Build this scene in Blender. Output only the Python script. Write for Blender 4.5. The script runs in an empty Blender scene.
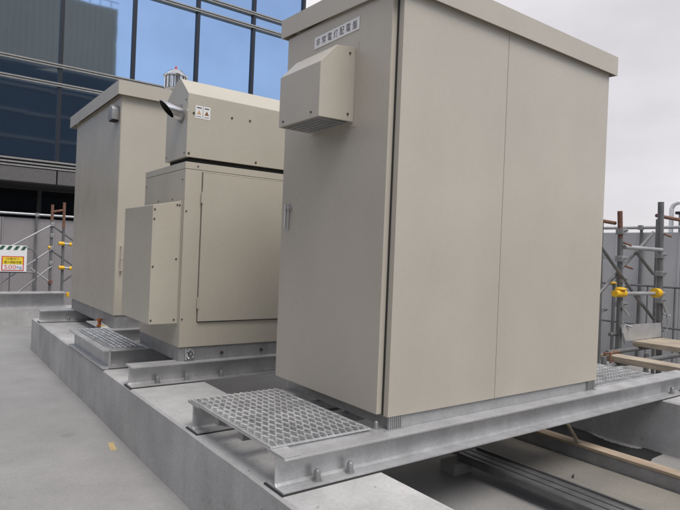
import bpy, bmesh, math, random
from mathutils import Vector, Matrix

random.seed(7)
scene = bpy.context.scene
COL = scene.collection

# ------------------------------------------------------------------ camera
cam_d = bpy.data.cameras.new('camera')
cam = bpy.data.objects.new('camera', cam_d)
COL.objects.link(cam)
cam_d.sensor_width = 36.0
cam_d.lens = 30.31
cam_d.clip_start = 0.05
cam_d.clip_end = 1000.0
_R = Vector((0.80450461, -0.59254282, 0.04080849))
_U = Vector((-0.03112976, 0.02654709, 0.99916274))
_F = Vector((0.59313006, 0.80510139, -0.00291154))
cam.matrix_world = Matrix(((_R.x, _U.x, -_F.x, -1.8682), (_R.y, _U.y, -_F.y, -2.0897),
                           (_R.z, _U.z, -_F.z, 0.7919), (0, 0, 0, 1)))
scene.camera = cam

# ------------------------------------------------------------------ sky, sun, exposure
SUN_EL, SUN_X, SUN_Y = math.radians(59), -0.04, -1.0
world = bpy.data.worlds.new('World')
scene.world = world
world.use_nodes = True
wn, wl = world.node_tree.nodes, world.node_tree.links
wn.clear()
sky = wn.new('ShaderNodeTexSky'); sky.sky_type = 'NISHITA'; sky.sun_disc = False
sky.sun_elevation = SUN_EL
sky.sun_rotation = math.atan2(SUN_X, SUN_Y)
sk = wn.new('ShaderNodeVectorMath'); sk.operation = 'SCALE'; sk.inputs['Scale'].default_value = 0.10
wl.new(sky.outputs[0], sk.inputs[0])
tc = wn.new('ShaderNodeTexCoord')
mp = wn.new('ShaderNodeMapping'); mp.inputs['Scale'].default_value = (1, 1, 2.4)
nz = wn.new('ShaderNodeTexNoise'); nz.inputs['Scale'].default_value = 1.7
nz.inputs['Detail'].default_value = 7; nz.inputs['Roughness'].default_value = 0.55
cr = wn.new('ShaderNodeValToRGB')
cr.color_ramp.elements[0].position = 0.32; cr.color_ramp.elements[0].color = (0.40, 0.387, 0.403, 1)
cr.color_ramp.elements[1].position = 0.68; cr.color_ramp.elements[1].color = (0.55, 0.535, 0.547, 1)
mx = wn.new('ShaderNodeMix'); mx.data_type = 'RGBA'; mx.inputs[0].default_value = 0.92
wl.new(tc.outputs['Generated'], mp.inputs[0]); wl.new(mp.outputs[0], nz.inputs['Vector'])
wl.new(nz.outputs['Fac'], cr.inputs[0])
sep = wn.new('ShaderNodeVectorMath'); sep.operation = 'DOT_PRODUCT'; sep.inputs[1].default_value = (.35, .94, 0)
wl.new(tc.outputs['Generated'], sep.inputs[0])
ad = wn.new('ShaderNodeMath'); ad.operation = 'MULTIPLY_ADD'; ad.inputs[1].default_value = .7      # ragged edge of the cloud deck
wl.new(nz.outputs['Fac'], ad.inputs[0]); wl.new(sep.outputs['Value'], ad.inputs[2])
cov = wn.new('ShaderNodeMapRange'); cov.interpolation_type = 'SMOOTHSTEP'
cov.inputs[1].default_value = -.35; cov.inputs[2].default_value = .75; cov.inputs[3].default_value = .55; cov.inputs[4].default_value = .96
wl.new(ad.outputs[0], cov.inputs[0]); wl.new(cov.outputs[0], mx.inputs[0])
wl.new(sk.outputs[0], mx.inputs[6]); wl.new(cr.outputs[0], mx.inputs[7])
bg = wn.new('ShaderNodeBackground'); bg.inputs[1].default_value = 1.0
wo = wn.new('ShaderNodeOutputWorld')
wl.new(mx.outputs[2], bg.inputs[0]); wl.new(bg.outputs[0], wo.inputs[0])

sun_d = bpy.data.lights.new('sun', 'SUN')
sun_d.energy = 1.5; sun_d.angle = math.radians(32); sun_d.color = (1.0, 0.955, 0.90)
sun = bpy.data.objects.new('sun', sun_d); COL.objects.link(sun)
_h = math.hypot(SUN_X, SUN_Y)
sdir = Vector((SUN_X / _h * math.cos(SUN_EL), SUN_Y / _h * math.cos(SUN_EL), math.sin(SUN_EL)))
sun.rotation_euler = sdir.to_track_quat('Z', 'Y').to_euler()
sun.location = (4, -8, 12)

vs = scene.view_settings
vs.view_transform = 'Standard'; vs.look = 'None'; vs.exposure = 0.80; vs.gamma = 1.0
vs.use_curve_mapping = False
scene.render.resolution_x = 1024; scene.render.resolution_y = 768

# ------------------------------------------------------------------ materials
def nodes_of(name):
    m = bpy.data.materials.new(name); m.use_nodes = True
    nt = m.node_tree
    return m, nt.nodes, nt.links, nt.nodes['Principled BSDF']

def noise(n, l, scale, detail=5, rough=0.55, coord='Object', stretch=None):
    t = n.new('ShaderNodeTexCoord'); z = n.new('ShaderNodeTexNoise')
    z.inputs['Scale'].default_value = scale; z.inputs['Detail'].default_value = detail
    z.inputs['Roughness'].default_value = rough
    if stretch:
        mm = n.new('ShaderNodeMapping'); mm.inputs['Scale'].default_value = stretch
        l.new(t.outputs[coord], mm.inputs[0]); l.new(mm.outputs[0], z.inputs['Vector'])
    else:
        l.new(t.outputs[coord], z.inputs['Vector'])
    return z.outputs['Fac']

def ramp(n, l, src, p0, c0, p1, c1):
    r = n.new('ShaderNodeValToRGB'); e = r.color_ramp.elements
    e[0].position = p0; e[1].position = p1
    e[0].color = (*c0, 1) if len(c0) == 3 else c0
    e[1].color = (*c1, 1) if len(c1) == 3 else c1
    l.new(src, r.inputs[0]); return r.outputs[0]

def mul(n, l, a, b, fac=1.0):
    x = n.new('ShaderNodeMix'); x.data_type = 'RGBA'; x.blend_type = 'MULTIPLY'
    x.inputs[0].default_value = fac
    l.new(a, x.inputs[6]); l.new(b, x.inputs[7]); return x.outputs[2]

def bump(n, l, bsdf, src, strength, dist):
    b = n.new('ShaderNodeBump'); b.inputs['Strength'].default_value = strength
    b.inputs['Distance'].default_value = dist
    l.new(src, b.inputs['Height']); l.new(b.outputs[0], bsdf.inputs['Normal'])

def g3(v): return (v, v, v)

def paint(name, col, rough=0.34, var=0.04, grime=0.05):
    m, n, l, b = nodes_of(name)
    a = ramp(n, l, noise(n, l, 1.6, 4), .3, tuple(c * (1 - var) for c in col), .7, tuple(c * (1 + var) for c in col))
    s = ramp(n, l, noise(n, l, 1.1, 6, .65, 'Object', (1.6, 1.6, .6)), .30, g3(1 - grime), .62, g3(1.0))
    d = ramp(n, l, noise(n, l, 42, 3), .25, g3(.965), .6, g3(1.0))
    l.new(mul(n, l, mul(n, l, a, s), d), b.inputs['Base Color'])
    rr = ramp(n, l, noise(n, l, 5, 4), .3, g3(rough - .07), .7, g3(rough + .08)); l.new(rr, b.inputs['Roughness'])
    bump(n, l, b, noise(n, l, 1.3, 1), .10, .02)
    return m

def galv(name, v=0.61, rough=.36, metal=.50, stain=.17):
    m, n, l, b = nodes_of(name)
    t = n.new('ShaderNodeTexCoord'); vo = n.new('ShaderNodeTexVoronoi'); vo.inputs['Scale'].default_value = 85
    l.new(t.outputs['Object'], vo.inputs['Vector'])
    sp = ramp(n, l, vo.outputs['Color'], .1, g3(v * .93), .9, (v * 1.03, v * 1.04, v * 1.05))
    s = ramp(n, l, noise(n, l, 4.5, 7, .68), .36, g3(1 - stain), .62, g3(1.0))
    w = ramp(n, l, noise(n, l, 9, 5, .6, 'Object', (1, 1, .25)), .40, g3(1 - stain * .3), .6, g3(1.0))
    l.new(mul(n, l, mul(n, l, sp, s), w), b.inputs['Base Color'])
    b.inputs['Metallic'].default_value = metal
    l.new(ramp(n, l, noise(n, l, 7, 5), .3, g3(rough - .08), .7, g3(rough + .14)), b.inputs['Roughness'])
    bump(n, l, b, noise(n, l, 60, 3), .12, .002)
    return m

def concrete(name, v, tint=(1, 1, 1), stain=.3, rough=.85, streak=0.0, pits=True):
    m, n, l, b = nodes_of(name)
    c0 = tuple(v * (1 - stain * .5) * t for t in tint); c1 = tuple(v * (1 + stain * .35) * t for t in tint)
    a = ramp(n, l, noise(n, l, 2.2, 9, .62), .32, c0, .68, c1)
    f = ramp(n, l, noise(n, l, 70, 4, .6), .3, g3(.88), .7, g3(1.04))
    big = ramp(n, l, noise(n, l, .55, 4, .5), .38, g3(1 - stain * .45), .62, g3(1.0))
    o = mul(n, l, mul(n, l, a, f), big)
    if streak:
        o = mul(n, l, o, ramp(n, l, noise(n, l, 3.2, 6, .6, 'Object', (2.2, 2.2, .18)), .36, g3(1 - streak), .58, g3(1.0)))
    if pits:
        t = n.new('ShaderNodeTexCoord'); vo = n.new('ShaderNodeTexVoronoi'); vo.inputs['Scale'].default_value = 7.5
        l.new(t.outputs['Object'], vo.inputs['Vector'])
        o = mul(n, l, o, ramp(n, l, vo.outputs['Distance'], .035, g3(.45), .06, g3(1.0)))
        o = mul(n, l, o, ramp(n, l, noise(n, l, 13, 6, .7), .27, g3(.62), .34, g3(1.0)))
    o = mul(n, l, o, ramp(n, l, noise(n, l, 1.15, 8, .72), .345, g3(.80), .385, g3(1.0)))
    o = mul(n, l, o, ramp(n, l, noise(n, l, 24, 3, .5), .245, g3(.70), .275, g3(1.0)))
    l.new(o, b.inputs['Base Color'])
    b.inputs['Roughness'].default_value = rough
    bump(n, l, b, noise(n, l, 45, 6, .65), .35, .004)
    return m

def wood(name, c0, c1):
    m, n, l, b = nodes_of(name)
    g = noise(n, l, 6, 6, .6, 'Object', (9, .5, 9))
    l.new(mul(n, l, ramp(n, l, g, .3, c0, .7, c1), ramp(n, l, noise(n, l, 3, 5), .35, g3(.72), .6, g3(1.0))), b.inputs['Base Color'])
    b.inputs['Roughness'].default_value = .8
    bump(n, l, b, g, .3, .003)
    return m

def plain(name, col, rough=.5, metal=0.0, var=.12, scale=12):
    m, n, l, b = nodes_of(name)
    l.new(ramp(n, l, noise(n, l, scale, 4), .3, tuple(c * (1 - var) for c in col), .7, tuple(c * (1 + var) for c in col)), b.inputs['Base Color'])
    b.inputs['Roughness'].default_value = rough; b.inputs['Metallic'].default_value = metal
    return m

def glass_mat(name, col, rough=.03, wob=.05):
    m, n, l, b = nodes_of(name)
    l.new(ramp(n, l, noise(n, l, .5, 3), .3, tuple(c * .93 for c in col), .7, tuple(c * 1.04 for c in col)), b.inputs['Base Color'])
    b.inputs['Metallic'].default_value = 1.0; b.inputs['Roughness'].default_value = rough
    bump(n, l, b, noise(n, l, .9, 2), wob, .02)
    return m

M = {}
M['paint'] = paint('beige_grey_paint', (.475, .439, .374))
M['paint_gen'] = paint('warm_beige_paint', (.485, .452, .378), .35)
M['edge'] = plain('dark_gasket', (.03, .03, .03), .7)
M['galv'] = galv('galvanised_steel')
M['galv_bright'] = galv('bright_galvanised_mesh', .62, .34, .5, .24)
M['galv_dull'] = galv('dull_galvanised_base', .36, .5, .4, .25)
M['galv_blue'] = galv('plated_base_rail', .40, .40, .35, .12)
M['plinth'] = concrete('plinth_concrete', .50, (1, .995, .985), .30, .86, .08)
M['deck'] = concrete('roof_deck_coating', .305, (1, .985, .96), .20, .72, 0, False)
M['block'] = concrete('block_concrete', .34, (1, .99, .96), .3)
M['mat'] = concrete('pale_mat', .25, (1, .94, .82), .25, .9, 0, True)
_m = M['mat']; _n, _l = _m.node_tree.nodes, _m.node_tree.links; _b = _n['Principled BSDF']
_w = _n.new('ShaderNodeTexWave'); _w.inputs['Scale'].default_value = 26; _w.inputs['Distortion'].default_value = 3; _w.inputs['Detail'].default_value = 3
_t = _n.new('ShaderNodeTexCoord'); _l.new(_t.outputs['Object'], _w.inputs['Vector'])
_src = _b.inputs['Base Color'].links[0].from_socket
_l.new(mul(_n, _l, _src, ramp(_n, _l, _w.outputs['Fac'], .2, g3(.82), .8, g3(1.0))), _b.inputs['Base Color'])
M['chrome'] = plain('chrome', (.75, .75, .76), .16, 1.0, .04)
M['stainless'] = plain('stainless_steel', (.62, .62, .63), .22, 1.0, .1)
M['black'] = plain('black_void', (.012, .012, .012), .8)
M['screw'] = plain('dark_screw', (.10, .085, .07), .45, .6)
M['white'] = plain('white_plate', (.78, .78, .78), .4, 0, .03)
M['ink'] = plain('black_ink', (.018, .018, .02), .5)
M['red'] = plain('red_print', (.58, .035, .04), .5)
M['yellow'] = plain('yellow_print', (.80, .62, .04), .5)
M['yellow_rubber'] = plain('yellow_rubber', (.72, .42, .015), .55)
M['green'] = plain('dark_green_stripe', (.03, .10, .055), .5)
M['blue'] = plain('blue_print', (.05, .10, .32), .5)
M['brown'] = plain('brown_print', (.22, .10, .03), .5)
M['orange'] = plain('orange_print', (.55, .36, .18), .5)
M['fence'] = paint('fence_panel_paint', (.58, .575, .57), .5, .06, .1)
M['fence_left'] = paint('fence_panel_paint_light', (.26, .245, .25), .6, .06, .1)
M['pipe'] = galv('scaffold_pipe', .20, .5, .3, .3)
M['galv_dark'] = galv('weathered_channel', .22, .34, .6, .25)
M['pipe_light'] = galv('clean_scaffold_pipe', .50, .42, .5, .2)
M['rust'] = plain('rusty_red_pipe', (.17, .082, .055), .75, 0, .35, 30)
M['wood'] = wood('scaffold_plank', (.30, .245, .18), (.52, .45, .35))
M['wood_orange'] = wood('fresh_timber', (.34, .25, .175), (.50, .41, .31))
M['plastic_black'] = plain('black_rubber_sheet', (.011, .011, .012), .85, 0, .3, 6)
M['glass'] = glass_mat('blue_mirror_glass', (.385, .535, .745), .03, .03)
M['glass_dark'] = glass_mat('dark_recess_glass', (.045, .05, .055), .08, .02)
M['mullion'] = plain('dark_mullion', (.022, .026, .034), .4, .2)
M['trim'] = plain('silver_trim', (.36, .35, .33), .38, .5)
M['soffit'] = plain('ledge_panel', (.13, .125, .12), .5, .2)
M['column'] = plain('dark_column', (.045, .045, .047), .6)
M['tower'] = plain('ribbed_cladding', (.40, .345, .265), .7)
M['tower_dark'] = plain('tower_dark_glazing', (.034, .048, .064), .35)
M['copper'] = plain('copper', (.55, .2, .1), .35, .9)
M['tape'] = plain('worn_yellow_tape', (.46, .36, .17), .7, 0, .2, 40)
M['fargreen'] = plain('far_unit_paint', (.26, .29, .28), .6)

# ------------------------------------------------------------------ mesh helpers
class MB:
    def __init__(self): self.v = []; self.f = []
    def add(self, vs, fs):
        k = len(self.v); self.v += [tuple(p) for p in vs]; self.f += [tuple(i + k for i in f) for f in fs]; return self
    def box(self, x0, y0, z0, x1, y1, z1):
        x0, x1 = sorted((x0, x1)); y0, y1 = sorted((y0, y1)); z0, z1 = sorted((z0, z1))
        return self.add([(x0, y0, z0), (x1, y0, z0), (x1, y1, z0), (x0, y1, z0), (x0, y0, z1), (x1, y0, z1), (x1, y1, z1), (x0, y1, z1)],
                        [(0, 3, 2, 1), (4, 5, 6, 7), (0, 1, 5, 4), (1, 2, 6, 5), (2, 3, 7, 6), (3, 0, 4, 7)])
    def prism(self, prof, axis, a, b):
        """prof: list of 2D points; axis 'x' -> (y,z), 'y' -> (x,z), 'z' -> (x,y)"""
        def P(t, q):
            return {'x': (t, q[0], q[1]), 'y': (q[0], t, q[1]), 'z': (q[0], q[1], t)}[axis]
        n = len(prof)
        vs = [P(a, q) for q in prof] + [P(b, q) for q in prof]
        fs = [tuple(range(n)), tuple(range(2 * n - 1, n - 1, -1))] + [(i, i + n, (i + 1) % n + n, (i + 1) % n) for i in range(n)]
        return self.add(vs, fs)
    def tube(self, p, q, r, n=10, r2=None):
        p, q = Vector(p), Vector(q); d = (q - p).normalized(); r2 = r if r2 is None else r2
        u = d.orthogonal().normalized(); w = d.cross(u)
        vs = []
        for c, rr in ((p, r), (q, r2)):
            vs += [c + (u * math.cos(6.28319 * i / n) + w * math.sin(6.28319 * i / n)) * rr for i in range(n)]
        return self.add(vs, [tuple(range(n - 1, -1, -1)), tuple(range(n, 2 * n))] + [(i, (i + 1) % n, (i + 1) % n + n, i + n) for i in range(n)])
    def path(self, pts, r, n=8):
        for a, b in zip(pts, pts[1:]): self.tube(a, b, r, n)
        return self
    def lathe(self, c, prof, n=20):
        k = len(prof); vs = []
        for r, z in prof:
            vs += [(c[0] + r * math.cos(6.28319 * i / n), c[1] + r * math.sin(6.28319 * i / n), c[2] + z) for i in range(n)]
        fs = [(j * n + i, j * n + (i + 1) % n, (j + 1) * n + (i + 1) % n, (j + 1) * n + i) for j in range(k - 1) for i in range(n)]
        fs += [tuple(range(n - 1, -1, -1)), tuple(range((k - 1) * n, k * n))]
        return self.add(vs, fs)
    def build(self, name, mat, parent=None, bevel=0.0, smooth=False, base=None):
        """vertices are given in world space; the object's origin is its thing's base"""
        if parent is not None: base = Vector(parent['_b'])
        base = Vector(base) if base is not None else Vector((0, 0, 0))
        me = bpy.data.meshes.new(name)
        me.from_pydata([tuple(Vector(p) - base) for p in self.v], [], self.f)
        bm = bmesh.new(); bm.from_mesh(me)
        bmesh.ops.recalc_face_normals(bm, faces=bm.faces)
        if bevel:
            es = [e for e in bm.edges if len(e.link_faces) == 2 and e.calc_face_angle(0) > .5]
            bmesh.ops.bevel(bm, geom=es, offset=bevel, segments=2, profile=.6, affect='EDGES')
        bm.to_mesh(me); bm.free()
        if smooth:
            me.polygons.foreach_set('use_smooth', [True] * len(me.polygons))
            me.set_sharp_from_angle(angle=math.radians(42))
        o = bpy.data.objects.new(name, me); COL.objects.link(o)
        me.materials.append(M[mat])
        o['_b'] = tuple(base)
        if parent is None: o.location = base
        else: o.parent = parent
        return o

def tag(o, label, cat, group=None, kind=None):
    o['label'] = label; o['category'] = cat
    if group: o['group'] = group
    o['kind'] = kind or 'thing'
    return o

def thing(name, label, cat, base, group=None):
    o = bpy.data.objects.new(name, None); COL.objects.link(o)
    o.empty_display_size = .1
    o.location = base; o['_b'] = tuple(base)
    return tag(o, label, cat, group)

def text(name, body, mat, parent, origin, xdir, ydir, size, fit_w=None, fit_h=None):
    """flat lettering, built as a real mesh lying 1 mm off its plate, centred on origin"""
    cu = bpy.data.curves.new(name, 'FONT'); cu.body = body; cu.size = 1.0; cu.resolution_u = 2
    tmp = bpy.data.objects.new(name + '_tmp', cu); COL.objects.link(tmp)
    bpy.context.view_layer.update()
    me = bpy.data.meshes.new_from_object(tmp.evaluated_get(bpy.context.evaluated_depsgraph_get()))
    bpy.data.objects.remove(tmp)
    if not len(me.vertices): return None
    xs = [v.co.x for v in me.vertices]; ys = [v.co.y for v in me.vertices]
    w, h = max(xs) - min(xs), max(ys) - min(ys); cx, cy = (max(xs) + min(xs)) / 2, (max(ys) + min(ys)) / 2
    sx = fit_w / w if fit_w else size; sy = fit_h / h if fit_h else (size if not fit_w else sx)
    X, Y = Vector(xdir), Vector(ydir); b = Vector(parent['_b']); O = Vector(origin)
    for v in me.vertices: v.co = O + X * ((v.co.x - cx) * sx) + Y * ((v.co.y - cy) * sy) - b
    me.materials.clear(); me.materials.append(M[mat])
    o = bpy.data.objects.new(name, me); COL.objects.link(o); o.parent = parent; o['_b'] = tuple(b)
    return o

def screws(parent, pts, axis, r=.006, h=.004):
    """pan-head screws sharing one mesh; axis is the outward direction"""
    d = Vector(axis)
    mb = MB(); mb.tube((0, 0, 0), d * h, r, 8)
    first = mb.build('screw', 'screw')
    for i, q in enumerate(pts):
        o = first if i == 0 else first.copy()
        if i: COL.objects.link(o)
        o.parent = parent; o.location = Vector(q) - Vector(parent['_b']); o['_b'] = parent['_b']

# ------------------------------------------------------------------ levels
ZG, ZP, ZT = -.624, -.218, -.066        # roof deck, plinth top, beam top (cabinet underside is 0)

# ------------------------------------------------------------------ structure: deck, plinths
tag(MB().box(-150, -150, ZG - .3, 150, 150, ZG).build('roof_deck', 'deck'), 'grey coated concrete roof deck underfoot', 'roof deck', kind='structure')

def plinth(x0, x1, y0, y1, label):
    mb = MB(); n = 24; ys = [y0 + (y1 - y0) * i / n for i in range(n + 1)]
    prof = [(x0, ZG - .02), (x0, ZP - .012), (x0 + .012, ZP), (x1 - .012, ZP), (x1, ZP - .012), (x1, ZG - .02)]
    vs = []
    for y in ys:
        for k, (x, z) in enumerate(prof):
            j = random.uniform(-.0022, .0022)
            vs.append((x + j, y, z + (random.uniform(-.0018, .0) if 0 < k < 5 else 0)))
    m = len(prof)
    fs = [(i * m + k, i * m + k + 1, (i + 1) * m + k + 1, (i + 1) * m + k) for i in range(n) for k in range(m - 1)]
    fs += [(i * m + m - 1, i * m, (i + 1) * m, (i + 1) * m + m - 1) for i in range(n)]
    fs += [tuple(range(m)), tuple(range((n + 1) * m - 1, n * m - 1, -1))]
    o = mb.add(vs, fs).build('concrete_plinth', 'plinth', base=((x0 + x1) / 2, (y0 + y1) / 2, ZG))
    return tag(o, label, 'plinth', 'concrete plinths under the beams')
plinth(-.643, -.089, -3.4, 6.30, 'long grey concrete plinth beside the open walkway, under the beam ends nearest the camera')
plinth(2.715, 3.27, -3.4, 6.30, 'far grey concrete plinth on the right, under the other ends of the beams')

# ------------------------------------------------------------------ H-beams
def bolt(mb, x, y, z, s=1.0):
    s *= 1.0
    mb.tube((x, y, z), (x, y, z + .005 * s), .022 * s, 14)
    mb.tube((x, y, z + .005 * s), (x, y, z + .019 * s), .0180 * s, 6)
    mb.lathe((x, y, z + .019 * s), [(.0150 * s, 0), (.0145 * s, .022 * s), (.011 * s, .030 * s), (.004 * s, .034 * s)], 12)

def h_beam(y0, x0, x1, label, bolts, w=.15, t=.010, tw=.008):
    h = ZT - ZP; z = ZP + .005; yc = y0 + w / 2
    prof = [(y0, z), (y0 + w, z), (y0 + w, z + t), (yc + tw / 2 + .011, z + t), (yc + tw / 2, z + t + .011), (yc + tw / 2, ZT - t - .011), (yc + tw / 2 + .011, ZT - t), (y0 + w, ZT - t), (y0 + w, ZT),
            (y0, ZT), (y0, ZT - t), (yc - tw / 2 - .011, ZT - t), (yc - tw / 2, ZT - t - .011), (yc - tw / 2, z + t + .011), (yc - tw / 2 - .011, z + t), (y0, z + t)]
    o = MB().prism(prof, 'x', x0, x1).build('steel_h_beam', 'galv', base=((x0 + x1) / 2, yc, ZP), bevel=.0016)
    tag(o, label, 'steel beam', 'galvanised beams across the plinths')
    for bx in bolts:
        for dy in (-.040, .040):
            mb = MB(); bolt(mb, bx, yc + dy, z + t); mb.build('anchor_bolt', 'galv_dull', o, smooth=True)
    for a, b in ((x0 - .006, -.095), (2.73, min(x1 + .006, 3.255))):
        MB().box(a, y0 - .005, ZP - .0004, b, y0 + w + .005, ZP + .0045).build('bearing_pad', 'edge', o)
    return o
XR = 3.25
h_beam(-.079, -.627, XR, 'nearest galvanised H-beam, under the two-panel side of the front cabinet', (-.436, -.255, 2.93, 3.1))
h_beam(.822, -.627, XR, 'galvanised H-beam behind the front mesh step, under the lever-handle end of the front cabinet', (-.44, -.26, 2.93))
h_beam(1.985, -.637, XR, 'galvanised H-beam under the near side of the middle generator housing', (-.44, -.22, .06, 2.93))
h_beam(2.70, -.60, XR, 'galvanised H-beam at the near end of the small mesh step by the generator', ())
h_beam(3.84, -.60, XR, 'galvanised H-beam at the far end of the small mesh step, under the rear cabinet corner', ())
h_beam(5.77, -.630, XR, 'farthest galvanised H-beam at the very end of the plinth', (-.3,))

def tagmesh(mb, name, mat, base, label, cat, group=None, bevel=0, smooth=False):
    return tag(mb.build(name, mat, base=base, bevel=bevel, smooth=smooth), label, cat, group)

# edge members carrying the mesh
tagmesh(MB().prism([(-.629, ZT + .001), (-.629, ZT + .007), (-.545, ZT + .007), (-.545, ZT + .001)], 'y', -.074, .970), 'edge_plate', 'galv', (-.6, .45, ZT),
        'flat galvanised edge plate along the outer side of the large front mesh step', 'edge plate', bevel=.001)
tagmesh(MB().prism([(-.652, ZP + .003), (-.652, ZP + .013), (-.600, ZP + .013), (-.600, ZT - .010), (-.652, ZT - .010), (-.652, ZT + .001), (-.591, ZT + .001), (-.591, ZP + .003)], 'y', 2.70, 3.99),
        'steel_channel', 'galv', (-.6, 3.3, ZP), 'galvanised C-channel facing the walkway on the small mesh step', 'steel channel', bevel=.001)

# ------------------------------------------------------------------ expanded metal steps
def grating(x0, x1, y0, y1, z, label, px=.0385, py=.069, sw=.0062, th=.0070):
    root = thing('expanded_metal_grating', label, 'grating', ((x0 + x1) / 2, (y0 + y1) / 2, z), 'expanded metal steps')
    nx = max(2, round((x1 - x0) / px)); ny = max(2, round((y1 - y0) / py))
    px, py = (x1 - x0) / nx, (y1 - y0) / ny
    mb = MB()
    def strand(a, b):
        a, b = Vector(a), Vector(b); d = (b - a); s = Vector((-d.y, d.x, 0)).normalized() * (sw / 2)
        up = Vector((0, 0, th))
        k = random.uniform(-.0006, .0006)
        tilt = Vector((0, 0, .0022 + k))
        mb.add([a - s, a + s + tilt, b + s + tilt, b - s, a - s + up, a + s + up + tilt, b + s + up + tilt, b - s + up],
               [(0, 1, 2, 3), (7, 6, 5, 4), (0, 4, 5, 1), (1, 5, 6, 2), (2, 6, 7, 3), (3, 7, 4, 0)])
    for i in range(nx):
        for j in range(ny):
            cx, cy = x0 + px * (i + .5), y0 + py * (j + .5)
            L, Rr, B, T = (cx - px / 2, cy, z), (cx + px / 2, cy, z), (cx, cy - py / 2, z + .003), (cx, cy + py / 2, z + .003)
            strand(L, T); strand(T, Rr); strand(Rr, B); strand(B, L)
            mb.box(cx - .0048, cy - py / 2 - .011, z, cx + .0048, cy - py / 2 + .011, z + th + .003)
            mb.box(cx - px / 2 - .0048, cy - .011, z, cx - px / 2 + .0048, cy + .011, z + th)
    mb.build('mesh', 'galv_bright', root)
    mb = MB()
    for (a, b, c, d) in ((x0 - .004, y0 - .012, x1 + .004, y0 - .002), (x0 - .004, y1 + .002, x1 + .004, y1 + .012)): mb.box(a, b, z - .003, c, d, z + .005)
    for (a, c) in ((x0 - .014, x0 - .005), (x1 + .005, x1 + .014)): mb.box(a, y0 - .012, z - .003, c, y1 + .012, z + .005)
    mb.build('rim', 'galv', root, bevel=.001)
    for (a, b) in ((x0 + .03, y0 + .03), (x1 - .03, y0 + .03), (x0 + .03, y1 - .03), (x1 - .03, y1 - .03)):
        m2 = MB(); m2.lathe((a, b, z + .006), [(.014, 0), (.014, .002), (.008, .005)], 10); m2.build('clip', 'galv_dull', root, smooth=True)
    return root
grating(-.612, -.085, .050, .925, ZT + .011, 'large bright expanded-metal step beside the door side of the front cabinet')
grating(1.975, 2.80, .050, .925, ZT + .004, 'expanded-metal grating beyond the right end of the front cabinet')
grating(-.572, -.325, 2.74, 3.93, ZT + .004, 'small expanded-metal step between generator housing and rear cabinet', .0385, .069)
# bearer bars under the gratings
for y in (.35, .62):
    tagmesh(MB().box(-.60, y, ZT - .052, 3.0, y + .05, ZT - .004), 'bearer_angle', 'galv_dull', (1.2, y, ZT - .05),
            'galvanised bearer under the front cabinet, ' + ('nearer of the two' if y < .5 else 'farther of the two'), 'steel bar', 'bearers under the mesh steps')

# ------------------------------------------------------------------ front cabinet
A = thing('front_distribution_cabinet', 'largest beige-grey steel cabinet in front, with hooded vent and white name plate on its door', 'cabinet', (.945, .52, ZT))
W, D, H = 1.891, 1.035, 2.10
base = MB()
base.box(.035, .012, ZT + .0005, W - .03, .055, -.001); base.box(.035, D - .06, ZT + .0005, W - .03, D - .02, -.001)
base.box(.035, .056, ZT + .0005, .075, D - .061, -.001); base.box(W - .07, .056, ZT + .0005, W - .03, D - .061, -.001)
base.build('base_frame', 'galv_blue', A, bevel=.001)
for x0 in (.010, W - .105):
    mb = MB()
    mb.box(x0, .006, ZT + .0005, x0 + .09, .011, -.001)
    for k in range(7): mb.box(x0 + .003 + k * .0125, .001, ZT + .001, x0 + .0095 + k * .0125, .006, -.002)
    mb.box(x0 - .03, -.004, ZT + .0005, x0 + .1, .0005, ZT + .006)
    mb.build('corner_foot', 'galv_dull', A)
mb = MB(); bolt(mb, -.02, .06, ZT + .001, .7); mb.build('foot_bolt', 'galv_dull', A, smooth=True)
MB().box(.004, .004, 0, W - .004, D, H + .045).build('body', 'paint', A)
MB().box(0, 0, 0, .806, .0038, H + .01).build('side_panel', 'paint', A, bevel=.0012)
MB().box(.8095, 0, 0, W, .0038, H + .01).build('side_panel', 'paint', A, bevel=.0012)
mb = MB(); mb.box(0, .0045, 0, .0035, .034, H + .02); mb.build('front_frame', 'paint', A, bevel=.001)
MB().box(-.004, .034, .004, .0035, .043, H).build('door_seal', 'edge', A)
door = MB().box(-.036, .044, .008, -.002, D - .002, H + .02).build('door', 'paint', A, bevel=.003)
mb = MB(); mb.box(-.040, .936, .925, -.0362, .966, 1.085); mb.build('handle_plate', 'stainless', door, bevel=.001)
mb = MB(); mb.prism([(-.062, .935), (-.054, .929), (-.048, .935), (-.048, 1.055), (-.041, 1.075), (-.062, 1.075)], 'y', .944, .956); mb.build('lever', 'chrome', door, bevel=.0015)
mb = MB(); mb.tube((-.038, .925, 1.055), (-.060, .925, 1.055), .013, 14); mb.tube((-.060, .925, 1.055), (-.062, .925, 1.055), .009, 12)
mb.build('key_lock', 'stainless', door, smooth=True)
# vent hood
hood = MB().prism([(-.0365, 1.49), (-.257, 1.484), (-.257, 1.764), (-.158, 1.870), (-.0365, 1.884)], 'y', .329, .728).build('vent_hood', 'paint', A, bevel=.0025)
mb = MB(); mb.box(-.242, .345, 1.4805, -.06, .712, 1.4838)
mb.build('louvre_plate', 'galv_dull', hood)
for k in range(5):
    MB().box(-.225 + k * .033, .37, 1.4765, -.208 + k * .033, .69, 1.4803).build('louvre_slot', 'galv_dull', hood)
screws(hood, [(-.075, .3285, 1.845), (-.075, .3285, 1.525)], (0, -1, 0))
screws(hood, [(-.2575, .40, 1.515), (-.2575, .68, 1.51)], (-1, 0, 0))
MB().prism([(-.0385, 1.465), (-.0385, 1.905), (-.0362, 1.905), (-.0362, 1.465)], 'y', .305, .752).build('hood_flange', 'paint', hood)
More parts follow.
